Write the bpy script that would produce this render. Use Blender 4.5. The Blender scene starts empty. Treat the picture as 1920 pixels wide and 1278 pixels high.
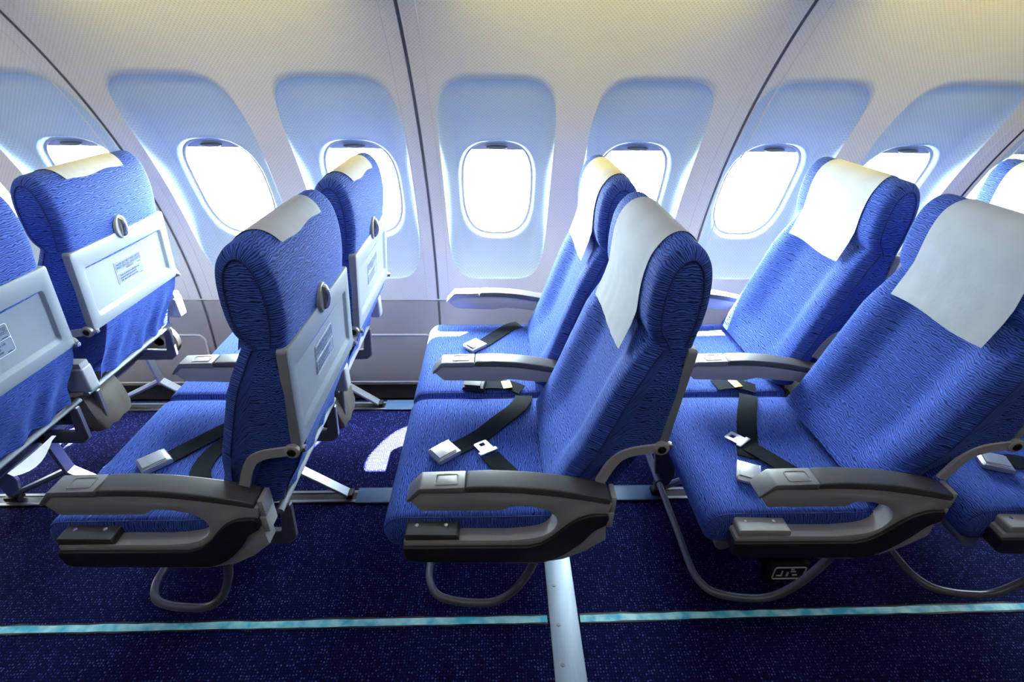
import bpy, bmesh, math, random
from mathutils import Vector, Matrix
random.seed(7)
sc = bpy.context.scene
COL = sc.collection
PI = math.pi

# ------------------------------------------------------------------ helpers
def link(name, data, parent=None, loc=None):
    o = bpy.data.objects.new(name, data)
    COL.objects.link(o)
    if parent is not None:
        o.parent = parent
    if loc is not None:
        o.location = loc
    return o

def thing(name, label, cat, loc=(0, 0, 0), group=None):
    o = link(name, None, None, loc)
    o.empty_display_size = 0.05
    o['label'] = label
    o['category'] = cat
    if group:
        o['group'] = group
    return o

def tag(o, label, cat, group=None):
    o['label'] = label
    o['category'] = cat
    if group:
        o['group'] = group
    return o

def struct(o):
    o['kind'] = 'structure'
    return o

class MB:
    """collects geometry for ONE mesh, with uv in metres"""
    def __init__(self):
        self.v = []; self.f = []; self.uv = []; self.m = []; self.sm = []

    def add(self, verts, faces, uvs=None, mat=0, smooth=True):
        b = len(self.v)
        self.v.extend([tuple(p) for p in verts])
        for k, fc in enumerate(faces):
            self.f.append([b + i for i in fc])
            if uvs is not None:
                self.uv.append([uvs[i] for i in fc])
            else:
                P = [Vector(verts[i]) for i in fc]
                n = Vector((0, 0, 0))
                for i in range(len(P)):
                    n += P[i].cross(P[(i + 1) % len(P)])
                a = [abs(c) for c in n]
                if a[0] >= a[1] and a[0] >= a[2]:
                    self.uv.append([(p.y, p.z) for p in P])
                elif a[1] >= a[2]:
                    self.uv.append([(p.x, p.z) for p in P])
                else:
                    self.uv.append([(p.y, p.x) for p in P])
            self.m.append(mat); self.sm.append(smooth)
        return self

    def grid(self, rows, uvs=None, closed=False, mat=0, smooth=True):
        n = len(rows); m = len(rows[0])
        V = [p for r in rows for p in r]
        U = [p for r in uvs for p in r] if uvs else None
        F = []
        for i in range(n - 1):
            for j in range(m if closed else m - 1):
                a = i * m + j; b = i * m + (j + 1) % m
                F.append((a, b, b + m, a + m))
        return self.add(V, F, U, mat, smooth)

    def ngon(self, pts, uvs=None, mat=0, smooth=False):
        return self.add(pts, [tuple(range(len(pts)))], uvs, mat, smooth)

    def prism(self, poly, y0, y1, bev=0.0, seg=2, mat=0, axis='y'):
        """poly = [(x,z)] extruded along y, edges bevelled"""
        bm = bmesh.new()
        if axis == 'y':
            vs = [bm.verts.new((x, y0, z)) for x, z in poly]; d = Vector((0, y1 - y0, 0))
        elif axis == 'x':
            vs = [bm.verts.new((y0, x, z)) for x, z in poly]; d = Vector((y1 - y0, 0, 0))
        else:
            vs = [bm.verts.new((x, z, y0)) for x, z in poly]; d = Vector((0, 0, y1 - y0))
        f = bm.faces.new(vs)
        r = bmesh.ops.extrude_face_region(bm, geom=[f])
        bmesh.ops.translate(bm, verts=[e for e in r['geom'] if isinstance(e, bmesh.types.BMVert)], vec=d)
        bmesh.ops.recalc_face_normals(bm, faces=bm.faces)
        if bev > 0:
            ed = [e for e in bm.edges if e.calc_face_angle(0) > 0.5]
            bmesh.ops.bevel(bm, geom=ed, offset=bev, segments=seg, profile=0.6, affect='EDGES', clamp_overlap=True)
        self.frombm(bm, mat)
        return self

    def box(self, c, s, bev=0.0, seg=2, mat=0, rot=None):
        bm = bmesh.new()
        bmesh.ops.create_cube(bm, size=1.0)
        bmesh.ops.scale(bm, vec=Vector(s), verts=bm.verts)
        if bev > 0:
            bmesh.ops.bevel(bm, geom=list(bm.edges), offset=bev, segments=seg, profile=0.6, affect='EDGES', clamp_overlap=True)
        if rot is not None:
            bmesh.ops.transform(bm, matrix=rot.to_4x4(), verts=bm.verts)
        bmesh.ops.translate(bm, vec=Vector(c), verts=bm.verts)
        self.frombm(bm, mat)
        return self

    def frombm(self, bm, mat=0):
        bm.verts.index_update()
        V = [v.co.copy() for v in bm.verts]
        F = [tuple(v.index for v in f.verts) for f in bm.faces]
        bm.free()
        self.add(V, F, None, mat, True)

    def tube(self, pts, r, seg=10, flat=1.0, mat=0, closed=False, up=Vector((0, 0, 1))):
        pts = [Vector(p) for p in pts]
        n = len(pts); rows = []
        prev = None
        for i in range(n):
            if closed:
                t = (pts[(i + 1) % n] - pts[i - 1]).normalized()
            else:
                t = (pts[min(i + 1, n - 1)] - pts[max(i - 1, 0)]).normalized()
            if prev is None:
                a = up if abs(t.dot(up)) < 0.95 else Vector((1, 0, 0))
                s = t.cross(a).normalized()
            else:
                s = (prev - t * prev.dot(t)).normalized()
            prev = s
            b = t.cross(s)
            rows.append([pts[i] + s * (r * math.cos(2 * PI * k / seg)) + b * (r * flat * math.sin(2 * PI * k / seg)) for k in range(seg)])
        if closed:
            rows.append(rows[0])
        self.grid(rows, None, True, mat)
        if not closed:
            self.ngon(list(reversed(rows[0])), mat=mat); self.ngon(rows[-1], mat=mat)
        return self

    def disc(self, c, r, h, axis='y', seg=24, mat=0, rx=None):
        """short rounded cylinder from c along axis by h; rx = second radius"""
        rx = rx or r
        c = Vector(c)
        ax = {'x': (Vector((0, 1, 0)), Vector((0, 0, 1)), Vector((1, 0, 0))),
              'y': (Vector((1, 0, 0)), Vector((0, 0, 1)), Vector((0, 1, 0))),
              'z': (Vector((1, 0, 0)), Vector((0, 1, 0)), Vector((0, 0, 1)))}[axis]
        rows = []
        for (k, q) in ((1, 0), (1, .8), (.94, .95), (.85, 1)):
            rows.append([c + ax[0] * (r * k * math.cos(2 * PI * i / seg)) + ax[1] * (rx * k * math.sin(2 * PI * i / seg)) + ax[2] * h * q for i in range(seg)])
        self.grid(rows, None, True, mat)
        self.ngon(rows[-1], mat=mat)
        self.ngon(list(reversed(rows[0])), mat=mat)
        return self

    def build(self, name, mats, parent=None, loc=None, sharp=40, merge=True):
        me = bpy.data.meshes.new(name)
        me.from_pydata(self.v, [], self.f)
        uvl = me.uv_layers.new(name='UVMap')
        i = 0
        for fu in self.uv:
            for u in fu:
                uvl.data[i].uv = u; i += 1
        if not isinstance(mats, (list, tuple)):
            mats = [mats]
        for m in mats:
            me.materials.append(m)
        for k, p in enumerate(me.polygons):
            p.material_index = self.m[k]
            p.use_smooth = self.sm[k]
        me.validate()
        bm = bmesh.new(); bm.from_mesh(me)
        if merge:
            bmesh.ops.remove_doubles(bm, verts=bm.verts, dist=1e-5)
        bmesh.ops.recalc_face_normals(bm, faces=bm.faces)
        bm.to_mesh(me); bm.free()
        try:
            me.set_sharp_from_angle(angle=math.radians(sharp))
        except Exception:
            pass
        return link(name, me, parent, loc)

def catmull(pts, n=6):
    P = [Vector(p) for p in pts]
    out = []
    for i in range(len(P) - 1):
        p0 = P[max(i - 1, 0)]; p1 = P[i]; p2 = P[i + 1]; p3 = P[min(i + 2, len(P) - 1)]
        for k in range(n):
            t = k / n
            out.append(0.5 * ((2 * p1) + (p2 - p0) * t + (2 * p0 - 5 * p1 + 4 * p2 - p3) * t * t + (3 * p1 - p0 - 3 * p2 + p3) * t ** 3))
    out.append(P[-1])
    return out

def smooth2(pts, n=4):
    return [(p.x, p.y) for p in catmull([(a, b, 0) for a, b in pts], n)]

def interp(tab, t):
    for (a, b) in zip(tab, tab[1:]):
        if t <= b[0]:
            k = (t - a[0]) / (b[0] - a[0]) if b[0] > a[0] else 0
            k = max(0, k)
            return a[1] + (b[1] - a[1]) * k
    return tab[-1][1]

def sstep(a, b, x):
    t = min(1, max(0, (x - a) / (b - a)))
    return t * t * (3 - 2 * t)

# ------------------------------------------------------------------ materials
def newmat(name):
    m = bpy.data.materials.new(name); m.use_nodes = True
    nt = m.node_tree
    b = nt.nodes['Principled BSDF']
    return m, nt, b

def N(nt, t, **kw):
    n = nt.nodes.new(t)
    for k, v in kw.items():
        setattr(n, k, v)
    return n

def plain(name, col, rough=0.5, metal=0.0, noise=0.06, nscale=30, bump=0.0, bscale=300, spec=0.5):
    m, nt, b = newmat(name)
    tc = N(nt, 'ShaderNodeTexCoord')
    nz = N(nt, 'ShaderNodeTexNoise'); nz.inputs['Scale'].default_value = nscale; nz.inputs['Detail'].default_value = 4
    nt.links.new(tc.outputs['Object'], nz.inputs['Vector'])
    mr = N(nt, 'ShaderNodeMapRange')
    mr.inputs['To Min'].default_value = 1 - noise; mr.inputs['To Max'].default_value = 1 + noise
    nt.links.new(nz.outputs['Fac'], mr.inputs['Value'])
    mx = N(nt, 'ShaderNodeVectorMath', operation='SCALE')
    mx.inputs[0].default_value = col[:3]
    nt.links.new(mr.outputs[0], mx.inputs['Scale'])
    nt.links.new(mx.outputs[0], b.inputs['Base Color'])
    b.inputs['Roughness'].default_value = rough
    b.inputs['Metallic'].default_value = metal
    b.inputs['Specular IOR Level'].default_value = spec
    if bump > 0:
        n2 = N(nt, 'ShaderNodeTexNoise'); n2.inputs['Scale'].default_value = bscale; n2.inputs['Detail'].default_value = 2
        nt.links.new(tc.outputs['Object'], n2.inputs['Vector'])
        bp = N(nt, 'ShaderNodeBump'); bp.inputs['Strength'].default_value = bump; bp.inputs['Distance'].default_value = 0.001
        nt.links.new(n2.outputs['Fac'], bp.inputs['Height'])
        nt.links.new(bp.outputs[0], b.inputs['Normal'])
    return m

def fabric(name, dark, light, line=0.0050):
    """woven upholstery: thin wavy dark lines across the cloth"""
    m, nt, b = newmat(name)
    uv = N(nt, 'ShaderNodeUVMap')
    # stretch noise along the lines so that they undulate
    mp = N(nt, 'ShaderNodeMapping'); mp.inputs['Scale'].default_value = (38, 70, 1)
    nt.links.new(uv.outputs[0], mp.inputs['Vector'])
    nz = N(nt, 'ShaderNodeTexNoise'); nz.inputs['Scale'].default_value = 1.0; nz.inputs['Detail'].default_value = 1.5
    nt.links.new(mp.outputs[0], nz.inputs['Vector'])
    sep = N(nt, 'ShaderNodeSeparateXYZ'); nt.links.new(uv.outputs[0], sep.inputs[0])
    ma = N(nt, 'ShaderNodeMath', operation='MULTIPLY_ADD')
    ma.inputs[1].default_value = 0.0150
    nt.links.new(nz.outputs['Fac'], ma.inputs[0]); nt.links.new(sep.outputs['Y'], ma.inputs[2])
    mu = N(nt, 'ShaderNodeMath', operation='MULTIPLY'); mu.inputs[1].default_value = 2 * PI / line
    nt.links.new(ma.outputs[0], mu.inputs[0])
    sn = N(nt, 'ShaderNodeMath', operation='SINE'); nt.links.new(mu.outputs[0], sn.inputs[0])
    n3 = N(nt, 'ShaderNodeTexNoise'); n3.inputs['Scale'].default_value = 1; n3.inputs['Detail'].default_value = 2
    mp3 = N(nt, 'ShaderNodeMapping'); mp3.inputs['Scale'].default_value = (70, 330, 1)
    nt.links.new(uv.outputs[0], mp3.inputs['Vector']); nt.links.new(mp3.outputs[0], n3.inputs['Vector'])
    ad = N(nt, 'ShaderNodeMath', operation='MULTIPLY_ADD'); ad.inputs[1].default_value = 1.6
    nt.links.new(n3.outputs['Fac'], ad.inputs[0]); nt.links.new(sn.outputs[0], ad.inputs[2])
    mr = N(nt, 'ShaderNodeMapRange'); mr.inputs['From Min'].default_value = -0.25; mr.inputs['From Max'].default_value = 1.9
    nt.links.new(ad.outputs[0], mr.inputs['Value'])
    rp = N(nt, 'ShaderNodeValToRGB')
    rp.color_ramp.elements[0].color = (*dark, 1); rp.color_ramp.elements[1].color = (*light, 1)
    rp.color_ramp.elements[1].position = 0.75
    nt.links.new(mr.outputs[0], rp.inputs['Fac'])
    nt.links.new(rp.outputs['Color'], b.inputs['Base Color'])
    b.inputs['Roughness'].default_value = 0.85
    b.inputs['Specular IOR Level'].default_value = 0.25
    b.inputs['Sheen Weight'].default_value = 0.15
    b.inputs['Sheen Roughness'].default_value = 0.45
    b.inputs['Sheen Tint'].default_value = (0.35, 0.6, 1, 1)
    bp = N(nt, 'ShaderNodeBump'); bp.inputs['Strength'].default_value = 0.55; bp.inputs['Distance'].default_value = 0.0012
    nt.links.new(mr.outputs[0], bp.inputs['Height']); nt.links.new(bp.outputs[0], b.inputs['Normal'])
    return m

def carpet(name):
    m, nt, b = newmat(name)
    tc = N(nt, 'ShaderNodeTexCoord')
    vo = N(nt, 'ShaderNodeTexVoronoi'); vo.inputs['Scale'].default_value = 125; vo.inputs['Randomness'].default_value = 0.35
    nt.links.new(tc.outputs['Object'], vo.inputs['Vector'])
    mr = N(nt, 'ShaderNodeMapRange'); mr.inputs['From Min'].default_value = 0.18; mr.inputs['From Max'].default_value = 0.42
    mr.inputs['To Min'].default_value = 1; mr.inputs['To Max'].default_value = 0
    nt.links.new(vo.outputs['Distance'], mr.inputs['Value'])
    sp = N(nt, 'ShaderNodeSeparateColor'); nt.links.new(vo.outputs['Color'], sp.inputs[0])
    r2 = N(nt, 'ShaderNodeMapRange'); r2.inputs['From Min'].default_value = 0.0; r2.inputs['From Max'].default_value = 1.0
    nt.links.new(sp.outputs[0], r2.inputs['Value'])
    mu = N(nt, 'ShaderNodeMath', operation='MULTIPLY'); nt.links.new(mr.outputs[0], mu.inputs[0]); nt.links.new(r2.outputs[0], mu.inputs[1])
    n2 = N(nt, 'ShaderNodeTexNoise'); n2.inputs['Scale'].default_value = 6
    nt.links.new(tc.outputs['Object'], n2.inputs['Vector'])
    rp = N(nt, 'ShaderNodeValToRGB')
    rp.color_ramp.elements[0].color = (0.003, 0.004, 0.032, 1)
    rp.color_ramp.elements[1].color = (0.085, 0.10, 0.27, 1)
    e = rp.color_ramp.elements.new(0.3); e.color = (0.009, 0.011, 0.115, 1)
    nt.links.new(mu.outputs[0], rp.inputs['Fac'])
    nt.links.new(rp.outputs['Color'], b.inputs['Base Color'])
    b.inputs['Roughness'].default_value = 0.95; b.inputs['Specular IOR Level'].default_value = 0.1
    bp = N(nt, 'ShaderNodeBump'); bp.inputs['Strength'].default_value = 0.5; bp.inputs['Distance'].default_value = 0.002
    nt.links.new(mr.outputs[0], bp.inputs['Height']); nt.links.new(bp.outputs[0], b.inputs['Normal'])
    return m

def wallmat(name, col):
    """pale laminate with a small regular embossed dot pattern (uv in metres)"""
    m, nt, b = newmat(name)
    uv = N(nt, 'ShaderNodeUVMap')
    sep = N(nt, 'ShaderNodeSeparateXYZ'); nt.links.new(uv.outputs[0], sep.inputs[0])
    sn = []
    for ax, per in (('X', 0.0125), ('Y', 0.0125)):
        k = N(nt, 'ShaderNodeMath', operation='MULTIPLY'); k.inputs[1].default_value = 2 * PI / per
        nt.links.new(sep.outputs[ax], k.inputs[0])
        s = N(nt, 'ShaderNodeMath', operation='SINE'); nt.links.new(k.outputs[0], s.inputs[0]); sn.append(s)
    mu = N(nt, 'ShaderNodeMath', operation='MULTIPLY'); nt.links.new(sn[0].outputs[0], mu.inputs[0]); nt.links.new(sn[1].outputs[0], mu.inputs[1])
    mr = N(nt, 'ShaderNodeMapRange'); mr.inputs['From Min'].default_value = 0.1; mr.inputs['From Max'].default_value = 0.7
    nt.links.new(mu.outputs[0], mr.inputs['Value'])
    mix = N(nt, 'ShaderNodeMix', data_type='RGBA')
    mix.inputs['A'].default_value = (*col, 1); mix.inputs['B'].default_value = (col[0] * .80, col[1] * .82, col[2] * .86, 1)
    nt.links.new(mr.outputs[0], mix.inputs['Factor'])
    nt.links.new(mix.outputs['Result'], b.inputs['Base Color'])
    b.inputs['Roughness'].default_value = 0.55
    bp = N(nt, 'ShaderNodeBump'); bp.inputs['Strength'].default_value = 0.12; bp.inputs['Distance'].default_value = 0.0006; bp.invert = True
    nt.links.new(mr.outputs[0], bp.inputs['Height']); nt.links.new(bp.outputs[0], b.inputs['Normal'])
    return m

def brushed(name, col, rough=0.35, metal=0.8):
    m, nt, b = newmat(name)
    tc = N(nt, 'ShaderNodeTexCoord')
    mp = N(nt, 'ShaderNodeMapping'); mp.inputs['Scale'].default_value = (90, 8, 30)
    nt.links.new(tc.outputs['Object'], mp.inputs['Vector'])
    nz = N(nt, 'ShaderNodeTexNoise'); nz.inputs['Scale'].default_value = 1; nz.inputs['Detail'].default_value = 6
    nt.links.new(mp.outputs[0], nz.inputs['Vector'])
    mr = N(nt, 'ShaderNodeMapRange'); mr.inputs['To Min'].default_value = rough - .12; mr.inputs['To Max'].default_value = rough + .18
    nt.links.new(nz.outputs['Fac'], mr.inputs['Value']); nt.links.new(mr.outputs[0], b.inputs['Roughness'])
    m2 = N(nt, 'ShaderNodeMapRange'); m2.inputs['To Min'].default_value = .85; m2.inputs['To Max'].default_value = 1.12
    nt.links.new(nz.outputs['Fac'], m2.inputs['Value'])
    vs = N(nt, 'ShaderNodeVectorMath', operation='SCALE'); vs.inputs[0].default_value = col
    nt.links.new(m2.outputs[0], vs.inputs['Scale']); nt.links.new(vs.outputs[0], b.inputs['Base Color'])
    b.inputs['Metallic'].default_value = metal
    return m

def glassmat(name):
    m = bpy.data.materials.new(name); m.use_nodes = True
    nt = m.node_tree; nt.nodes.clear()
    o = N(nt, 'ShaderNodeOutputMaterial'); mx = N(nt, 'ShaderNodeMixShader')
    t = N(nt, 'ShaderNodeBsdfTransparent'); g = N(nt, 'ShaderNodeBsdfGlossy'); g.inputs['Roughness'].default_value = 0.02
    fr = N(nt, 'ShaderNodeFresnel'); fr.inputs['IOR'].default_value = 1.08
    nt.links.new(fr.outputs[0], mx.inputs[0]); nt.links.new(t.outputs[0], mx.inputs[1]); nt.links.new(g.outputs[0], mx.inputs[2])
    nt.links.new(mx.outputs[0], o.inputs['Surface'])
    return m

M = {}
M['fabric'] = fabric('blue_wave_upholstery', (0.005, 0.013, 0.09), (0.060, 0.128, 0.56))
M['piping'] = plain('navy_piping', (0.012, 0.03, 0.17), .8)
M['tray'] = plain('grey_tray_plastic', (0.27, 0.31, 0.34), .42, noise=.03, bump=.05)
M['armgrey'] = plain('grey_arm_plastic', (0.46, 0.465, 0.47), .42, noise=.04, bump=.06)
M['pad'] = plain('dark_arm_pad', (0.085, 0.083, 0.082), .42, noise=.08, bump=.08, bscale=500)
M['bumper'] = plain('black_bumper', (0.018, 0.018, 0.02), .42)
M['capmetal'] = brushed('arm_cap_metal', (0.36, 0.36, 0.35), .38, .5)
M['metal'] = brushed('leg_aluminium', (0.42, 0.45, 0.50), .36, .75)
M['railgrey'] = plain('frame_rail_grey', (0.20, 0.22, 0.25), .5, .1)
M['tube'] = plain('grey_painted_tube', (0.17, 0.18, 0.20), .34, .35)
M['chrome'] = plain('chrome', (0.80, 0.81, 0.83), .2, .85, .02)
M['buckle'] = brushed('buckle_steel', (0.72, 0.73, 0.74), .3, .7)
M['belt'] = plain('black_belt_webbing', (0.003, 0.007, 0.011), .8, noise=.3, nscale=90, bump=.3, bscale=900, spec=.15)
M['cloth'] = plain('white_nonwoven_cloth', (0.50, 0.53, 0.565), .9, noise=.13, nscale=16, bump=.3, bscale=90)
M['black'] = plain('black_plastic', (0.008, 0.008, 0.010), .5)
M['void'] = plain('dark_floor_gap', (0.003, 0.003, 0.004), .9, spec=.05)
M['brown'] = plain('dark_box_cover', (0.06, 0.058, 0.055), .4)
M['boxlight'] = plain('grey_end_box', (0.42, 0.44, 0.46), .45)
M['pouch'] = plain('khaki_pouch', (0.10, 0.09, 0.075), .85, noise=.25, nscale=12, bump=.4, bscale=120)
M['paper'] = plain('white_paper', (0.8, 0.8, 0.8), .8)
M['gold'] = plain('gold_tag', (0.62, 0.45, 0.14), .35, .6)
M['placard'] = plain('placard_face', (0.27, 0.33, 0.42), .4)
M['placardline'] = plain('placard_white_line', (0.85, 0.88, 0.9), .4)
M['ink'] = plain('navy_ink', (0.012, 0.022, 0.08), .5)
M['wall'] = wallmat('sidewall_laminate', (0.66, 0.71, 0.70))
M['recess'] = wallmat('window_recess_laminate', (0.50, 0.66, 0.78))  # wall laminate with the blue cast of window light painted into its colour
M['walltop'] = plain('bin_plastic', (0.6, 0.6, 0.58), .5)
M['dado'] = plain('dado_panel', (0.235, 0.24, 0.24), .5, noise=.03)
M['trimlight'] = plain('light_trim', (0.62, 0.65, 0.70), .35)
M['gasket'] = plain('dark_gasket', (0.035, 0.04, 0.045), .6)
M['carpet'] = carpet('navy_carpet')
M['plate'] = brushed('floor_plate_aluminium', (0.25, 0.30, 0.37), .42, .45)
M['track'] = plain('blue_track_cover', (0.05, 0.10, 0.20), .42)
M['rail'] = brushed('seat_track_metal', (0.22, 0.23, 0.25), .4, .8)
def lum(name):
    m, nt, b = newmat(name)
    tc = N(nt, 'ShaderNodeTexCoord'); nz = N(nt, 'ShaderNodeTexNoise'); nz.inputs['Scale'].default_value = 22; nz.inputs['Detail'].default_value = 5
    nt.links.new(tc.outputs['Object'], nz.inputs['Vector'])
    rp = N(nt, 'ShaderNodeValToRGB')
    rp.color_ramp.elements[0].position = .38; rp.color_ramp.elements[0].color = (0.05, 0.42, 0.60, 1)
    rp.color_ramp.elements[1].position = .66; rp.color_ramp.elements[1].color = (0.42, 0.78, 0.80, 1)
    nt.links.new(nz.outputs['Fac'], rp.inputs['Fac']); nt.links.new(rp.outputs[0], b.inputs['Base Color'])
    nt.links.new(rp.outputs[0], b.inputs['Emission Color']); b.inputs['Emission Strength'].default_value = 0.12
    b.inputs['Roughness'].default_value = .4
    return m
M['lum'] = lum('glow_strip')
M['glass'] = glassmat('window_glass')
M['frame'] = plain('window_frame', (0.62, 0.64, 0.67), .4)
M['shade'] = plain('window_shade', (0.40, 0.46, 0.55), .5)
M['handle'] = plain('shade_handle', (0.07, 0.09, 0.12), .4)
M['ceil'] = plain('ceiling_panel', (0.32, 0.33, 0.35), .6)
M['darkwall'] = plain('cabin_divider', (0.07, 0.075, 0.09), .7)

# ------------------------------------------------------------------ camera
f_px, yaw, pit, rol, cx, cz = 946.1469, 0.0333, 0.5162, 0.0147, 0.0709, 1.4303
Fv = Vector((math.sin(yaw) * math.cos(pit), math.cos(yaw) * math.cos(pit), -math.sin(pit)))
Rv = Vector((math.cos(yaw), -math.sin(yaw), 0)); Uv = Rv.cross(Fv)
R2 = Rv * math.cos(rol) + Uv * math.sin(rol); U2 = -Rv * math.sin(rol) + Uv * math.cos(rol)
cam = bpy.data.cameras.new('camera'); cam.sensor_width = 36; cam.lens = f_px / 1920 * 36
cam.clip_start = 0.02
co = link('camera', cam)
mt = Matrix((R2, U2, -Fv)).transposed().to_4x4(); mt.translation = (cx, 0, cz)
co.matrix_world = mt
sc.camera = co

# ------------------------------------------------------------------ sidewall with windows
AY, AZ, AR = 0.459, 0.374, 1.65
def W(x, th, d=0.0):
    """point on the curved sidewall; th in degrees, d = depth outward"""
    a = math.radians(th)
    return Vector((x, AY + (AR + d) * math.cos(a), AZ + (AR + d) * math.sin(a)))
DEG = AR * PI / 180          # metres of arc per degree
WX = [-2.53, -2.0, -1.479, -0.978, -0.457, 0.071, 0.599, 1.122, 1.640, 2.165, 2.69]
T0, T1 = 2.65, 62.0
edges = [WX[0] - .26] + [(a + b) / 2 for a, b in zip(WX, WX[1:])] + [WX[-1] + .26]
MS = 28
def square(k):
    s, t = divmod(k, MS); q = -1 + 2 * t / MS
    return [(q, -1), (1, q), (-q, 1), (-1, -q)][s]
def sup(u, v, n):
    r = 1 / (abs(u) ** n + abs(v) ** n) ** (1 / n)
    return u * r, v * r
def depth(th):
    return interp([(6, .032), (11, .050), (22, .054), (29, .036), (34, .014), (37, .007)], th)
wall = MB()
for i, xc in enumerate(WX):
    xl, xr = edges[i], edges[i + 1]
    rings = []; uvr = []
    rc, rh, ra = 21.6, 15.2, 0.207      # recess centre/half height in deg, half width
    ac, ah, aa = 19.95, 7.15, 0.141    # aperture
    def ringpts(fn):
        P = []; U = []
        for k in range(4 * MS):
            u, v = square(k)
            x, th, d = fn(u, v)
            P.append(W(x, th, d)); U.append((x, th * DEG))
        rings.append(P); uvr.append(U)
    def cell(u, v):
        return ((xl + xr) / 2 + u * (xr - xl) / 2, (T0 + T1) / 2 + v * (T1 - T0) / 2)
    def rec(u, v, k=0.0):
        su, sv = sup(u, v, 5.0)
        # sides draw in a little towards the bottom
        w = ra * (1 - 0.02 * (1 - sv) / 2)
        return (xc + su * (w - k), rc + sv * (rh - k / DEG))
    def ape(u, v, k=0.0):
        su, sv = sup(u, v, 2.9)
        return (xc + su * (aa - k), ac + sv * (ah - k / DEG))
    for q in [0, .15, .3, .45, .6, .72, .82, .9, .96]:
        ringpts(lambda u, v: tuple(a + (b - a) * q for a, b in zip(cell(u, v), rec(u, v))) + (0.0,))
    for k, d in [(0, 0), (.0012, .14), (.004, .30), (.011, .52), (.021, .72), (.034, .89), (.052, 1)]:
        def fn(u, v, k=k, d=d):
            x, th = rec(u, v, k); return x, th, depth(th) * d
        ringpts(fn)
    for q in [.2, .4, .6, .8, .92]:
        def fn(u, v, q=q):
            a = rec(u, v, .052); b = ape(u, v, -.016)
            x = a[0] + (b[0] - a[0]) * q; th = a[1] + (b[1] - a[1]) * q
            return x, th, depth(th)
        ringpts(fn)
    for k, d in [(-.016, 0), (-.012, .0022), (-.007, .0065), (-.002, .0125), (.0015, .019), (.003, .024)]:
        def fn(u, v, k=k, d=d):
            x, th = ape(u, v, k); return x, th, depth(th) + d
        ringpts(fn)
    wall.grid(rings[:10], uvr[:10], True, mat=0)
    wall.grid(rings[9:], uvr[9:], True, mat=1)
# upper stretch carries on behind the frame top up to the bins
rows = []; uvs = []
xs = [edges[0], edges[-1]]
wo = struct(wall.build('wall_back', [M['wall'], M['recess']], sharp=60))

# dado (lower wall)
d = MB()
rows = []; uvs = []
for k in range(13):
    th = T0 - .25 - k * (T0 - .25 + 13.3) / 12
    rows.append([W(edges[0], th), W(edges[-1], th)]); uvs.append([(edges[0], th * DEG), (edges[-1], th * DEG)])
d.grid(rows, uvs)
struct(d.build('wall_back_lower', M['dado']))
g = MB()
g.grid([[W(edges[0], T0 + .3, .003), W(edges[-1], T0 + .3, .003)], [W(edges[0], T0 - .6, .003), W(edges[-1], T0 - .6, .003)]])
struct(g.build('trim_1', M['gasket']))
# vertical joints between the wall panels: dark gasket with a pale rib on each side
SE = [-2.27, -1.262, -0.198, 0.925, 1.935]
ni = 2
for s in SE:
    lean = 0.0
    b_ = MB()
    ths = [T0 + .2 + (T1 - T0 - .2) * k / 30 for k in range(31)]
    b_.grid([[W(s - .0045, t, -.0012), W(s + .0045, t, -.0012)] for t in ths], [[(s, t), (s, t)] for t in ths])
    struct(b_.build('trim_%d' % ni, M['gasket'])); ni += 1
    for sg in (-1, 1):
        b_ = MB()
        b_.tube([W(s + sg * .050, t, .0005) for t in ths], .0022, 6)
        b_.tube([W(s + sg * .0075, t, .0) for t in ths], .0022, 6)
        struct(b_.build('trim_%d' % ni, M['trimlight'])); ni += 1
    b_ = MB()
    b_.grid([[W(s - .005, t, -.0012), W(s + .005, t, -.0012)] for t in [T0, 0, -4, -8, -13]])
    struct(b_.build('trim_%d' % ni, M['gasket'])); ni += 1
# rounded frames of the lower panels
def dadoframe(x0, x1, t0, t1):
    pts = []
    r = .035; rt = r / DEG
    for (cx_, ct, a0) in [(x1 - r, t1 - rt, 0), (x0 + r, t1 - rt, 90), (x0 + r, t0 + rt, 180), (x1 - r, t0 + rt, 270)]:
        for k in range(7):
            a = math.radians(a0 + 15 * k)
            pts.append(W(cx_ + r * math.cos(a), ct + rt * math.sin(a), -.001))
    out = []
    for i in range(len(pts)):
        a, b2 = pts[i], pts[(i + 1) % len(pts)]
        out += [a, (a + b2) / 2] if (b2 - a).length > .05 else [a]
    return out
for (x0, x1) in [(-2.2, -1.30), (-.675, -.235), (-.14, .86), (1.0, 1.86)]:
    b_ = MB().tube(dadoframe(x0, x1, -12.2, -3.6), .0045, 8, closed=True)
    o = struct(b_.build('trim_%d' % ni, M['trimlight'])); ni += 1

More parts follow.
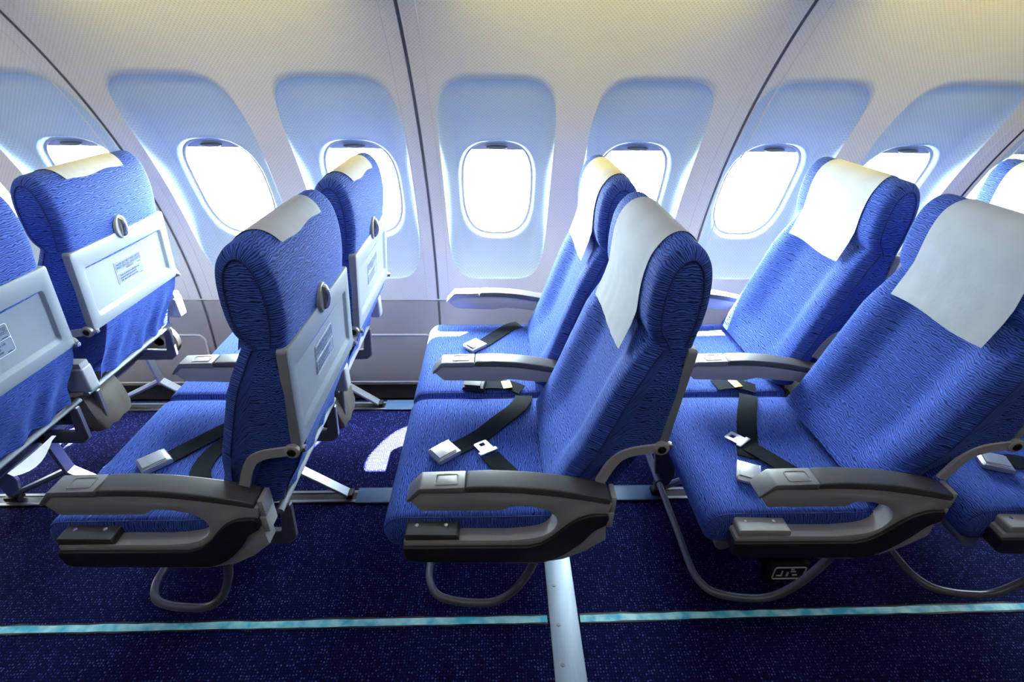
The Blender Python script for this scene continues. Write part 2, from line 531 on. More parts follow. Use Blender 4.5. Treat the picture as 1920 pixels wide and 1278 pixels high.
# the windows themselves
for i, xc in enumerate(WX):
    fr = MB()
    R = []
    for (k, dd) in [(-.001, .023), (.003, .018), (.008, .0185), (.010, .024)]:
        P = []
        for j in range(64):
            a = 2 * PI * j / 64; u, v = math.cos(a), math.sin(a)
            su, sv = sup(u, v, 2.9); th = 19.95 + sv * (7.15 - k / DEG)
            P.append(W(xc + su * (.141 - k), th, depth(th) + dd))
        R.append(P)
    fr.grid(R, None, True)
    fo = struct(fr.build('window_%d' % (i + 1), M['frame']))
    pn = MB()
    P = []
    for j in range(64):
        a = 2 * PI * j / 64; u, v = math.cos(a), math.sin(a); su, sv = sup(u, v, 2.9)
        th = 19.95 + sv * (7.15 + .002 / DEG); P.append(W(xc + su * (.141 + .002), th, .050 + .027))
    pn.ngon(P)
    pn.build('pane', M['glass'], fo)
    # blind pulled up: only its lower lip and the finger grip show
    sh = MB()
    top, bot = 26.9, 25.7
    rr = []
    for q in range(5):
        th = top + (bot - top) * q / 4
        vv = min(.999, (th - 19.95) / 7.15)
        hw = .141 * (1 - abs(vv) ** 2.9) ** (1 / 2.9) if vv < 1 else .02
        hw = max(hw, .03)
        rr.append([W(xc - hw, th, .066), W(xc + hw, th, .066)])
    sh.grid(rr)
    sh.build('shade', M['shade'], fo)
    gp = MB()
    c = W(xc, 26.2, .062); t_ = (W(xc, 26.25, .062) - c).normalized(); n_ = (W(xc, 26.2, 0) - c).normalized()
    rows = []
    for (kk, h) in [(1, 0), (1, .004), (.8, .008), (.4, .010)]:
        rows.append([c + Vector((1, 0, 0)) * (.040 * kk * math.cos(2 * PI * j / 24)) + t_ * (.0075 * kk * math.sin(2 * PI * j / 24)) + n_ * h for j in range(24)])
    gp.grid(rows, None, True); gp.ngon(rows[-1])
    gp.build('shade_handle', M['handle'], fo)

# ------------------------------------------------------------------ floor, ceiling and the rest of the shell
X0, X1, Yb = -2.79, 2.95, -1.9
fl = MB()
fl.add([(X0, Yb, 0), (X1, Yb, 0), (X1, 2.12, 0), (X0, 2.12, 0)], [(0, 1, 2, 3)])
struct(fl.build('floor', M['carpet']))
b_ = MB()
pT = W(0, T1)
ce = [(pT.y + .01, pT.z - .002), (1.05, 1.83), (.55, 1.80), (.35, 1.95), (.30, 2.18), (-1.9, 2.2)]
b_.grid([[(X0, y, z), (X1, y, z)] for y, z in ce], smooth=False)
struct(b_.build('ceiling', M['ceil']))
b_ = MB().add([(X0, Yb, 0), (X1, Yb, 0), (X1, Yb, 2.2), (X0, Yb, 2.2)], [(0, 1, 2, 3)])
struct(b_.build('wall_front', M['darkwall']))
for nm, x in (('wall_left', X0), ('wall_right', X1)):
    b_ = MB().add([(x, Yb, 0), (x, 2.3, 0), (x, 2.3, 2.2), (x, Yb, 2.2)], [(0, 1, 2, 3)])
    struct(b_.build(nm, M['dado']))

b_ = MB().box(((X0 + X1) / 2, 2.02, .006), (X1 - X0, .13, .012), .002)  # flat black strip painted in for the shadowed gap between dado and carpet
struct(b_.build('baseboard_back', M['void']))
# floor fittings
b_ = MB()
b_.box((.263, .30, .0035), (.084, 1.9, .007), .0015)
for y in (.98, .855, .745, .64, .30):
    b_.disc((.245, y, .0068), .006, .0012, 'z', 12, mat=1)
tag(b_.build('floor_plate', [M['plate'], M['rail']]), 'scratched silver metal plate with screws running across the navy carpet', 'floor plate')
for k, (xa, xb) in enumerate([(-2.6, .215), (.311, 2.8)]):
    b_ = MB()
    ya = [.868, .876, .874][0:2] if k == 0 else [.876, .900]
    n = 60; rr = []; rnd = random.Random(3 + k)
    for j in range(n + 1):
        x = xa + (xb - xa) * j / n; yc = ya[0] + (ya[1] - ya[0]) * j / n
        rr.append([(x, yc - .0105 + rnd.uniform(-.001, .001), .002), (x, yc + .0105 + rnd.uniform(-.0015, .0015), .002)])
    b_.grid(rr)
    for sg in (-1, 1):
        b_.grid([[(r_[0 if sg < 0 else 1][0], r_[0 if sg < 0 else 1][1] + sg * (0 if q == 0 else .0045 + rnd.uniform(-.002, .002)), .0022) for q in (0, 1)] for r_ in rr], mat=1)
    tag(b_.build('floor_light_strip', [M['lum'], M['black']]), ['thin turquoise glow strip on the carpet left of the silver plate', 'thin turquoise glow strip on the carpet right of the silver plate'][k], 'floor strip')

# seat tracks (dark slots with bright lips) and their flat covers between rows
for y, nm in ((1.352, 'near'), (1.905, 'far')):
    b_ = MB()
    b_.box((.08, y, .002), (5.6, .060, .004), 0, mat=1)
    for sg in (-1, 1):
        b_.box((.08, y + sg * .022, .004), (5.6, .012, .006), .001, mat=0)
    tag(b_.build('seat_track', [M['rail'], M['black']]), 'metal seat track in the carpet under the %s' % ('seam between aisle and window seats' if nm == 'near' else 'window seats beside the wall'), 'seat track')
for k, row in enumerate([-1.56, -.78, 0, .78]):
    for y, nm in ((1.352, 'a'), (1.905, 'w')):
        b_ = MB().box((row + .5, y, .008), (.335, .072, .006), .002)
        tag(b_.build('track_cover', M['track']),
            'flat blue-grey strip %s %s' % ('on the carpet by the aisle seats' if nm == 'a' else 'close to the window wall',
             ['behind the leftmost row', 'behind the row left of centre', 'behind the centre row', 'behind the right row'][k])[:400], 'track cover', 'seat track covers between the rows')

# ------------------------------------------------------------------ seats
HW = .228
Ftab = [(.50, .190), (.56, .215), (.62, .238), (.69, .260), (.77, .287), (.843, .312), (.90, .340), (.94, .362), (.975, .385)]
Rflap = [(.48, .325), (.52, .338), (.552, .350), (.593, .376), (.666, .412), (.70, .424), (.85, .440)]
Rtab = [(.48, .262), (.56, .285), (.605, .308), (.643, .326), (.672, .350), (.692, .385), (.712, .424), (.85, .440), (.975, .450)]

def make_backrest(parent, taper=0.0):
    mb = MB()
    rows = []; uvs = []
    zs = [.50, .53, .56, .60, .64, .665, .68, .695, .712, .73, .76, .80, .84, .87, .895, .915, .932, .947, .960, .970, .976]
    nF = 28
    for z in zs:
        hw = HW - .0105 * sstep(.84, .93, z) - .025 * sstep(.955, .976, z)
        kt = 1 - taper * (1 - sstep(.585, .68, z)) / hw     # near side slimmer beside the aisle armrest
        xf0 = interp(Ftab, z) + .016 * sstep(.945, .976, z); xr = interp(Rtab, z)
        rec = .034 * sstep(.50, .62, z) * (1 - .75 * sstep(.85, .96, z))
        P = []; U = []
        r = .030
        # front, right to left
        for k in range(nF + 1):
            y = -(hw) + 2 * hw * k / nF
            a = abs(y)
            e = max(0, a - (hw - r)) / r
            xf = xf0 + rec * (1 - sstep(.075, .165, a)) + r * (1 - math.sqrt(max(0, 1 - min(1, e) ** 2)))
            P.append((xf, y, z)); U.append((y, z * 1.07))
        # side
        for q in (.33, .66):
            P.append((xf0 + r + (xr - .02 - xf0 - r) * q, hw, z)); U.append((hw + .1 * q, z * 1.0))
        for q in range(4):
            a = PI / 2 * q / 3
            P.append((xr - .02 + .02 * math.sin(a), hw - .02 + .02 * math.cos(a), z)); U.append((hw + .12 + .02 * q, z))
        for q in range(1, 8):
            P.append((xr, (hw - .02) * (1 - 2 * q / 8), z)); U.append((.25 + q * .05, z))
        for q in range(4):
            a = PI / 2 * (1 - q / 3)
            P.append((xr - .02 + .02 * math.sin(a), -(hw - .02 + .02 * math.cos(a)), z)); U.append((-hw - .12 - .02 * q, z))
        for q in (.66, .33):
            P.append((xf0 + r + (xr - .02 - xf0 - r) * q, -hw, z)); U.append((-hw - .1 * q, z))
        P = [(a, b * kt if b < 0 else b, c) for a, b, c in P]
        rows.append(P); uvs.append(U)
    mb.grid(rows, uvs, True)
    mb.ngon(list(reversed(rows[0]))); mb.ngon(rows[-1])
    o = mb.build('backrest', M['fabric'], parent, sharp=55)
    for sg in (-1, 1):
        pts = []
        for z in [.52, .58, .64, .70, .76, .82, .87, .91, .94]:
            hw = HW - .0105 * sstep(.84, .93, z) - (taper * (1 - sstep(.585, .68, z)) if sg < 0 else 0)
            pts.append((interp(Ftab, z) + .029, sg * (hw + .0005), z))
        MB().tube(catmull(pts, 3), .0016, 6).build('piping', M['piping'], o)
    # loose cloth flap that covers the lower rear of the back
    mb = MB(); rows = []; uvs = []
    for j in range(9):
        z = .70 - .205 * j / 8
        P = []; U = []
        for k in range(25):
            y = -.165 + .38 * k / 24
            wv = .004 * math.sin(k * 1.3 + j * .4) * (j / 8) + .010 * sstep(.17, .215, abs(y)) * (j / 8) * math.sin(j)
            P.append((interp(Rflap, z) + .008 + wv, y, z + .008 * math.sin(k * .9) * (j / 8))); U.append((y, z))
        rows.append(P); uvs.append(U)
    mb.grid(rows, uvs)
    mb.build('rear_flap', M['fabric'], o)
    return o

HP = [(.398, .880), (.386, .915), (.373, .944), (.3595, .964), (.352, .99), (.350, 1.03), (.3535, 1.075), (.363, 1.108), (.382, 1.133), (.404, 1.143),
      (.426, 1.139), (.446, 1.119), (.458, 1.088), (.463, 1.04), (.460, .99), (.452, .944), (.447, .880)]
HPs = smooth2(HP, 4)
def inset(poly, k):
    n = len(poly); cxx = sum(p[0] for p in poly) / n; czz = sum(p[1] for p in poly) / n
    out = []
    for i, p in enumerate(poly):
        a = Vector((poly[(i + 1) % n][0] - poly[i - 1][0], poly[(i + 1) % n][1] - poly[i - 1][1]))
        nn = Vector((a.y, -a.x)).normalized()
        if nn.dot(Vector((cxx - p[0], czz - p[1]))) < 0:
            nn = -nn
        out.append((p[0] + nn.x * k, p[1] + nn.y * k))
    return out
def make_headrest(parent):
    mb = MB(); rows = []; uvs = []
    hw = .2185; r = .026
    L = [0]
    for a, b in zip(HPs, HPs[1:]):
        L.append(L[-1] + math.hypot(b[0] - a[0], b[1] - a[1]))
    st = [(-hw + r * (1 - math.cos(a)), r * (1 - math.sin(a))) for a in [0, PI / 8, PI / 4, 3 * PI / 8, PI / 2]]
    st += [(-hw + r + (2 * hw - 2 * r) * k / 10, -.003 * math.sin(PI * k / 10)) for k in range(1, 10)]
    st += [(-y, i_) for y, i_ in reversed(st[:5])]
    for y, k in st:
        pp = inset(HPs, k)
        rows.append([(x, y, z) for x, z in pp]); uvs.append([(y, l) for l in L])
    mb.grid(rows, uvs, False)
    for rr in (rows[0], rows[-1]):
        mb.ngon(rr, [(p[0], p[2]) for p in rr])
    # close the underside
    mb.grid([[r_[0] for r_ in rows], [r_[-1] for r_ in rows]])
    o = mb.build('headrest', M['fabric'], parent, sharp=50)
    for sg in (-1, 1):
        pp = inset(HPs, r * .86)
        MB().tube([(x, sg * (hw + .0008), z) for x, z in pp if z > .935], .0016, 6).build('piping', M['piping'], o)
    return o

CP = [(-.196, .395), (-.204, .425), (-.200, .452), (-.182, .473), (-.155, .481), (-.10, .482), (0, .482), (.10, .482), (.20, .484), (.235, .478),
      (.245, .45), (.240, .41), (.20, .396), (0, .388), (-.14, .382), (-.178, .382)]
CPs = smooth2(CP + [CP[0]], 4)[:-1]
def make_cushion(parent):
    mb = MB(); rows = []; uvs = []
    hw = .2425; r = .020
    L = [0]
    for a, b in zip(CPs, CPs[1:]):
        L.append(L[-1] + math.hypot(b[0] - a[0], b[1] - a[1]))
    st = [(-hw + r * (1 - math.cos(a)), r * (1 - math.sin(a))) for a in [0, PI / 8, PI / 4, 3 * PI / 8, PI / 2]]
    st += [(-hw + r + (2 * hw - 2 * r) * k / 10, -.000) for k in range(1, 10)]
    st += [(-y, i_) for y, i_ in reversed(st[:5])]
    for y, k in st:
        pp = inset(CPs, k) if k > 0 else CPs
        rows.append([(x, y, z) for x, z in pp]); uvs.append([(y, l) for l in L])
    mb.grid(rows, uvs, True)
    for rr in (rows[0], rows[-1]):
        mb.ngon(rr, [(p[2], p[0]) for p in rr])
    o = mb.build('seat_cushion', M['fabric'], parent, sharp=50)
    pp = inset(CPs, .004)
    edge = [p for p in pp if p[1] > .44 and p[0] < .22]
    for sg in (-1, 1):
        MB().tube([(x, sg * (hw - .0065), z) for x, z in edge], .0016, 6).build('piping', M['piping'], o)
    # rigid pan below the cushion
    MB().box((.03, 0, .372), (.36, .44, .022), .006).build('seat_pan', M['black'], parent)
    return o

PL_TXT = [('FASTEN SEAT BELT WHILE SEATED', .0, .0255, .0078, 'C'), ('FIXA\u0162I CENTURA C\u00C2ND SUNTE\u0162I', .0, .0155, .0078, 'C'), ('A\u015EEZAT!', .0, .0062, .0068, 'C'),
          ('Vesta de salvare se g\u0103se\u015Fte sub', -.054, -.0090, .0062, 'L'), ('scaunul dumneavoastr\u0103', -.054, -.0175, .0062, 'L'),
          ('Life vest under your seat', -.054, -.0260, .0062, 'L')]
def text_mesh(txt, size, align):
    cu = bpy.data.curves.new('t', 'FONT'); cu.body = txt; cu.size = size * 1.35
    cu.align_x = 'CENTER' if align == 'C' else 'LEFT'; cu.align_y = 'CENTER'; cu.offset = .00022
    cu.resolution_u = 2
    o = bpy.data.objects.new('t', cu); COL.objects.link(o)
    bpy.context.view_layer.update()
    dg = bpy.context.evaluated_depsgraph_get()
    me = bpy.data.meshes.new_from_object(o.evaluated_get(dg))
    V = [tuple(v.co) for v in me.vertices]; Fc = [tuple(p.vertices) for p in me.polygons]
    bpy.data.objects.remove(o); bpy.data.meshes.remove(me); bpy.data.curves.remove(cu)
    return V, Fc

# plane of the stowed tray: runs from (TX0,TZ0) up to (TX1,TZ1)
TX0, TZ0, TX1, TZ1 = .437, .698, .457, .938
TL = math.hypot(TX1 - TX0, TZ1 - TZ0)
tu = Vector((TX1 - TX0, 0, TZ1 - TZ0)).normalized(); tn = Vector((tu.z, 0, -tu.x))
def TP(y, v, h=0.0):
    return Vector((TX0, 0, TZ0)) + tu * v + Vector((0, y, 0)) + tn * h
def rrect(x0, x1, y0, y1, r, n=5):
    P = []
    for (a, b, s) in [(x1 - r, y1 - r, 0), (x0 + r, y1 - r, 90), (x0 + r, y0 + r, 180), (x1 - r, y0 + r, 270)]:
        for k in range(n + 1):
            t = math.radians(s + 90 * k / n); P.append((a + r * math.cos(t), b + r * math.sin(t)))
    return P
def make_tray(parent):
    mb = MB()
    w = .2225
    rings = [(rrect(-w, w, 0, TL, .008), -.020), (rrect(-w, w, 0, TL, .008), -.003), (rrect(-w + .0015, w - .0015, .0015, TL - .0015, .008), -.0008), (rrect(-w + .004, w - .004, .004, TL - .004, .008), 0),
             (rrect(-w + .034, w - .034, .032, TL - .052, .012), 0), (rrect(-w + .036, w - .036, .034, TL - .054, .011), -.0008),
             (rrect(-w + .042, w - .042, .044, TL - .057, .008), -.0065), (rrect(-w + .044, w - .044, .046, TL - .059, .008), -.007)]
    R = [[TP(-a, b, h) for a, b in P] for P, h in rings]
    mb.grid(R, None, True); mb.ngon(R[-1]); mb.ngon(list(reversed(R[0])))
    o = mb.build('tray_table', M['tray'], parent, sharp=35)
    # placard with writing
    mb = MB()
    pw, ph, pc = .0635, .0375, .118
    P0 = [TP(-a, b + pc, -.0066) for a, b in rrect(-pw, pw, -ph, ph, .006)]
    P1 = [TP(-a, b + pc, -.0058) for a, b in rrect(-pw, pw, -ph, ph, .006)]
    mb.grid([P0, P1], None, True, mat=1, smooth=False); mb.ngon(P1, mat=1)
    for (b0, b1) in ((.001, ph - .0022), (-ph + .0022, -.0012)):
        mb.ngon([TP(-a, b + pc, -.0055) for a, b in rrect(-pw + .0022, pw - .0022, b0, b1, .004)], mat=0)
        mb.tube([TP(-a, b + pc, -.0055) for a, b in rrect(-pw + .0026, pw - .0026, b0 + .0004, b1 - .0004, .004)], .0005, 4, mat=2, closed=True)
    for (t, x, y, s, al) in PL_TXT:
        V, Fc = text_mesh(t, s, al)
        wmax = max(abs(v[0]) for v in V); sq = min(1, (pw - .006) / wmax) if al == 'C' else min(1, .096 / wmax)
        mb.add([TP(v[0] * sq + x, v[1] + y + pc, -.0051) for v in V], Fc, None, 2, False)
    for (x, y, l) in ((.038, .0045, .017), (.040, -.0325, .012)):
        mb.add([TP(x, y - .0009 + pc, -.0051), TP(x + l, y - .0009 + pc, -.0051), TP(x + l, y + .0009 + pc, -.0051), TP(x, y + .0009 + pc, -.0051)], [(0, 1, 2, 3)], None, 2, False)
    mb.build('placard', [M['placard'], M['placardline'], M['ink']], o)
    # turn latch
    mb = MB()
    cv = TL + .012
    rows = []
    for (k, h) in [(1.0, -.012), (1.0, .003), (.95, .006), (.86, .0068), (.80, .0045)]:
        rows.append([TP(.0275 * k * math.cos(2 * PI * j / 32), cv + .036 * k * math.sin(2 * PI * j / 32), h) for j in range(32)])
    mb.grid(rows, None, True); mb.ngon(rows[-1])
    lo = mb.build('tray_latch', M['boxlight'], parent)
    mb = MB(); rows = []
    for j in range(13):
        t = -1 + 2 * j / 12
        wv = .0085 * (1 - .25 * t * t) + .002
        hh = .017 * math.sqrt(max(0, 1 - t * t)) 
        rows.append([TP(.004 + wv * math.cos(a), cv + t * .033, .003 + max(.0005, hh) * math.sin(a)) for a in [PI * q / 8 for q in range(9)]])
    mb.grid(rows)
    mb.build('latch_lever', M['chrome'], lo)
    return o

def make_recliner(parent, yside):
    # flat grey bar from the tray pivot forward and down into the seat base
    c = catmull([(.421, 0, .702), (.388, 0, .698), (.356, 0, .691), (.331, 0, .675), (.313, 0, .643), (.299, 0, .605)], 4)
    a = []; b = []
    for i, p in enumerate(c):
        t = (c[min(i + 1, len(c) - 1)] - c[max(i - 1, 0)]).normalized(); n = Vector((t.z, 0, -t.x))
        w = .0112
        a.append((p.x + n.x * w, p.z + n.z * w)); b.append((p.x - n.x * w, p.z - n.z * w))
    hub = [(.424 + .0145 * math.cos(t), .693 + .0145 * math.sin(t)) for t in [PI * .62 - PI * 1.24 * k / 8 for k in range(9)]]
    poly = b + a[::-1]
    mb = MB()
    y0, y1 = (yside - .003, yside + .005)
    n = len(a)
    for yy in (y0, y1):
        mb.grid([[(p[0], yy, p[1]) for p in a], [(p[0], yy, p[1]) for p in b]], smooth=False)
    for L_ in (a, b):
        mb.grid([[(p[0], y0, p[1]) for p in L_], [(p[0], y1, p[1]) for p in L_]], smooth=True)
    mb.disc((.421, y1 if yside > 0 else y0, .702), .0165, (y0 - y1) * 1.0 if yside > 0 else (y1 - y0), 'y', 20)
    mb.disc((.421, yside, .702), .0165, (.006 if yside > 0 else -.006), 'y', 20)
    o = mb.build('recline_arm', M['armgrey'], parent)
    MB().disc((.421, yside + (.005 if yside > 0 else -.005), .702), .009, (.004 if yside > 0 else -.004), 'y', 16).build('pivot_bolt', M['black'], o)
    MB().box((.441, yside * .965, .701), (.012, .014, .013), .004).build('tray_hinge', M['chrome'], o)
    return o

def arm_top(parent, y0, y1, body_poly, name='armrest', xend=.32):
    """one armrest: side body + dark pad + metal front cap with a button plate"""
    o = MB().prism(body_poly, y0 + .002, y1 - .002, .003, 2).build(name, M['armgrey'], parent, sharp=35)
    pad = [(.001, .604), (.001, .616), (.006, .621)] + smooth2([(.06, .6225), (.14, .617), (.22, .604), (.29, .588)], 4) + \
          [(xend - .004, .580), (xend + .002, .574), (xend, .562)] + smooth2([(.28, .572), (.20, .588), (.12, .600), (.05, .604)], 4)
    MB().prism(pad, y0 - .001, y1 + .001, .0055, 3).build('arm_pad', M['pad'], o, sharp=50)
    cap = [(0, .602), (0, .620), (-.096, .6175), (-.100, .615), (-.129, .582), (-.127, .577), (-.120, .579), (-.096, .603)]
    c = MB().prism(cap, y0 - .001, y1 + .001, .0025, 2).build('front_cap', M['capmetal'], o, sharp=40)
    mb = MB()
    zt = lambda x: .6195 + .0175 * x / .7
    ym = (y0 + y1) / 2; hw = (y1 - y0) / 2 - .009
    P = rrect(-.066, -.014, -hw, hw, .005)
    R = [[(x, ym + y, zt(x) - .001) for x, y in P], [(x, ym + y, zt(x) + .0022) for x, y in P],
         [(-.040 + (x + .040) * .90, ym + y * .88, zt(x) + .0022) for x, y in P], [(-.040 + (x + .040) * .87, ym + y * .84, zt(x) + .0006) for x, y in P],
         [(-.040 + (x + .040) * .80, ym + y * .76, zt(x) + .0012) for x, y in P]]
    mb.grid(R, None, True); mb.ngon(R[-1])
    mb.build('button_plate', M['capmetal'], c, sharp=30)
    return o

def make_aisle_arm(parent, yc):
    """full C-shaped aisle armrest; local y of near face = .79-yc"""
    y0, y1 = .79 - yc, .84 - yc
    inner = [(.080, .545)] + [(.102, .560), (.143, .557)] + smooth2([(.178, .546), (.200, .526), (.206, .505), (.196, .478), (.168, .458), (.130, .450)], 3)
    outer_up = [(.320, .528), (.283, .528), (.250, .514), (.222, .487), (.199, .459), (.172, .436), (.146, .426)]
    body = [(-.124, .582), (-.098, .546)] + inner + [(.087, .4465), (-.139, .4520), (-.147, .445), (-.147, .431)] + [(.100, .427)] + smooth2(outer_up[::-1], 3) + \
           [(.326, .560), (.300, .572), (.22, .592), (.12, .604), (0, .608), (-.100, .606)]
    o = arm_top(parent, y0, y1, body, 'aisle_armrest')
    bl = smooth2([(.318, .500), (.292, .482), (.270, .448), (.240, .414), (.210, .390), (.180, .376)], 3)
    bump = [(-.151, .428), (-.148, .434), (.140, .430)] + smooth2([(.172, .440), (.199, .463), (.222, .491), (.250, .518), (.283, .532), (.316, .533)], 3) + \
           [(.323, .522)] + bl + [(.02, .378), (-.128, .384), (-.146, .393)]
    MB().prism(bump, y0 - .006, y1 - .012, .005, 3).build('bumper', M['bumper'], o, sharp=50)
    sk = [(-.05, .385), (.10, .385), (.17, .39), (.24, .43), (.29, .49), (.32, .50), (.325, .44), (.28, .40), (.23, .372), (.16, .357), (.08, .360)]
    MB().prism(sk, y0 + .006, y1 - .004, .004, 2).build('skirt', M['armgrey'], o, sharp=45)
    bx = [(-.143, .452), (-.143, .468), (-.139, .472), (-.024, .469), (-.020, .465), (-.018, .452)]
    b = MB().prism(bx, y0 + .001, y1 + .002, .002, 2).build('control_box', M['brown'], o, sharp=40)
    for x in (-.118, -.050):
        MB().disc((x, (y0 + y1) / 2 + .004, .4695), .005, .0022, 'z', 14).build('screw', M['chrome'], b)
    # rear end plate, facing the row behind
    MB().box((.331, (y0 + y1) / 2 + .004, .553), (.012, .044, .046), .003).build('end_plate', M['boxlight'], o)
    MB().box((.328, (y0 + y1) / 2 + .004, .505), (.016, .046, .048), .004).build('end_bracket', M['armgrey'], o)
    return o

def straight_arm(parent, y0, y1, name):
    body = [(-.124, .582), (-.094, .552), (.066, .547), (.085, .553), (.105, .556), (.20, .545), (.30, .540), (.32, .545), (.32, .565),
            (.22, .592), (.12, .604), (0, .608), (-.100, .606)]
    o = arm_top(parent, y0, y1, body, name)
    MB().box((.352, (y0 + y1) / 2, .553), (.070, .046, .085), .010, 3).build('end_box', M['boxlight'], o)
    MB().box((.362, (y0 + y1) / 2, .600), (.046, .036, .024), .006, 2).build('end_lid', M['boxlight'], o)
    return o

def plank(mb, pts, y, w, t, mat=0):
    """flat bar along pts (x,z) at depth y: width w along y, thickness t"""
    for (a, b) in zip(pts, pts[1:]):
        A = Vector((a[0], y, a[1])); B = Vector((b[0], y, b[1])); dv = B - A; L_ = dv.length
        rot = Matrix((dv.normalized(), Vector((0, 1, 0)), dv.normalized().cross(Vector((0, 1, 0))))).transposed()
        mb.box((A + B) / 2, (L_ + .004, w, t), .0025, 1, mat, rot)

def make_legs(parent, y):
    o = MB(); plank(o, [(.118, .300), (.135, .150), (.302, .022)], y, .040, .012)
    o.box((.308, y, .019), (.026, .034, .018), .004, mat=1)
    r = o.build('rear_leg', [M['metal'], M['black']], parent, sharp=35)
    o = MB()
    o.prism([(-.165, .372), (-.105, .372), (-.060, .10), (-.090, .016), (-.125, .016), (-.150, .20)], y - .008, y + .008, .003, 1)
    o.box((-.112, y, .019), (.05, .034, .018), .004, mat=1)
    o.build('front_leg', [M['metal'], M['black']], parent, sharp=35)
    o = MB(); o.tube([(-.10, y, .035), (.13, y, .15)], .012, 8)
    o.build('leg_brace', M['metal'], parent)
    return r

def make_frame(parent, ya, yb):
    MB().tube([(.334, ya, .482), (.334, yb, .482)], .010, 10, .8).build('rear_rail', M['railgrey'], parent)
    MB().tube([(.118, ya, .315), (.118, yb, .315)], .022, 12).build('cross_tube', M['railgrey'], parent)
    MB().tube([(-.13, ya, .345), (-.13, yb, .345)], .022, 12).build('cross_tube', M['railgrey'], parent)
    for y in (ya + .03, yb - .03):
        mb = MB()
        mb.prism([(-.12, .34), (-.12, .385), (.31, .385), (.325, .478), (.35, .478), (.342, .36), (.32, .34)], y - .009, y + .009, .003, 1)
        mb.build('side_beam', M['tube'], parent, sharp=35)

def base_seat(kind):
    yc = 1.07 if kind == 'aisle' else 1.572
    t = thing('airline_seat', '', 'seat')
    make_cushion(t)
    sh = -.022 if kind == 'aisle' else 0.0
    for o in (make_backrest(t, .026 if kind == 'aisle' else 0), make_headrest(t), make_tray(t)):
        o.location.y = sh
    for ch in t.children:
        if ch.name.startswith('tray_latch'):
            ch.location.y = sh
    make_recliner(t, -.230 + sh); make_recliner(t, .230 + sh)
    if kind == 'aisle':
        make_aisle_arm(t, yc)
        straight_arm(t, 1.298 - yc, 1.347 - yc, 'middle_armrest')
        make_frame(t, -.215, .235)
        make_legs(t, 1.352 - yc)
        pts = [(-.13, .235, .1), (-.13, .12, .1), (-.13, .02, .1), (-.131, -.08, .1), (-.126, -.135, .1), (-.100, -.178, .1), (-.055, -.196, .1),
               (0, -.204, .1), (.055, -.206, .105), (.100, -.208, .14), (.135, -.212, .20), (.160, -.216, .27), (.180, -.22, .36)]
        MB().tube(catmull(pts, 4), .0108, 12).build('baggage_bar', M['tube'], t)
    else:
        straight_arm(t, 1.806 - yc, 1.855 - yc, 'window_armrest')
        make_frame(t, -.235, .235)
        make_legs(t, 1.905 - yc)
        MB().tube([(-.13, -.262, .1), (-.13, .22, .1)], .0125, 12).build('baggage_bar', M['tube'], t)
    # khaki pouch slung under the rear of the cushion
    if kind == 'window':
        mb = MB(); rows = []
        for (z, hx, hy) in [(.47, .030, .07), (.455, .044, .082), (.41, .048, .086), (.36, .046, .084), (.335, .040, .075), (.328, .02, .05)]:
            rows.append([(.285 + (.47 - z) * .15 + hx * a * (1 + .06 * math.sin(5 * k)), -.165 + hy * b * (1 + .04 * math.cos(4 * k)), z + .006 * math.sin(3 * k)) for k, (a, b) in enumerate([sup(math.cos(2 * PI * i / 28), math.sin(2 * PI * i / 28), 4) for i in range(28)])])
        mb.grid(rows, None, True); mb.ngon(rows[0]); mb.ngon(rows[-1])
        mb.build('storage_pouch', M['pouch'], t)
    return t

proto = {'aisle': base_seat('aisle'), 'window': base_seat('window')}
used = {'aisle': False, 'window': False}
def copy_tree(o, parent=None):
    c = o.copy(); COL.objects.link(c)
    if parent is not None:
        c.parent = parent
    for ch in list(o.children):
        copy_tree(ch, c)
    return c
ROWX = {'Z': -1.56, 'A': -.78, 'B': 0.0, 'C': .78, 'D': 1.43}
LAB = {
 ('Z', 'aisle'): 'blue airliner seat cut by the left photo edge, its grey tray back nearest the aisle',
 ('Z', 'window'): 'blue airliner seat seen from behind at left, grey tray with full placard, beside second window',
 ('A', 'aisle'): 'blue aisle seat left of centre in side view with grey armrest pointing left',
 ('A', 'window'): 'blue window seat left of centre, half hidden behind another head rest, tray edge-on',
 ('B', 'aisle'): 'blue aisle seat at the centre with open belt halves on cushion and white cover',
 ('B', 'window'): 'blue window seat at the centre with a sunlit cushion corner below the middle window',
 ('C', 'aisle'): 'large blue aisle seat at right with belt tongue lying on strap and slanted back',
 ('C', 'window'): 'blue window seat at right with brightly lit white cover, behind the nearer aisle seat',
 ('D', 'aisle'): 'blue aisle seat cushion in the lower right corner, cut off by the photo edge',
 ('D', 'window'): 'blue headrest with white cover peeking in at the far right edge beside the window'}
SEATS = {}
for rk, rx in ROWX.items():
    for kind, yc in (('aisle', 1.07), ('window', 1.572)):
        if not used[kind]:
            s = proto[kind]; used[kind] = True
        else:
            s = copy_tree(proto[kind])
        s.location = (rx, yc, 0)
        s['label'] = LAB[(rk, kind)]; s['category'] = 'seat'; s['group'] = 'blue airliner seats in rows'
        SEATS[(rk, kind)] = s

# small differences of recline between the seats, about the tray pivot
RECLINE = {('A', 'aisle'): -0.8, ('B', 'aisle'): 0.8, ('C', 'aisle'): 1.0}
def recline(o, base, deg):
    p = Vector((.421, 0, .702)); R_ = Matrix.Rotation(math.radians(deg), 3, 'Y')
    o.rotation_euler = (0, math.radians(deg), 0)
    o.location = Vector(base) + p - R_ @ p
for key, dg_ in RECLINE.items():
    for ch in SEATS[key].children:
        if ch.name.split('.')[0] in ('backrest', 'headrest', 'tray_table', 'tray_latch'):
            recline(ch, ch.location, dg_)

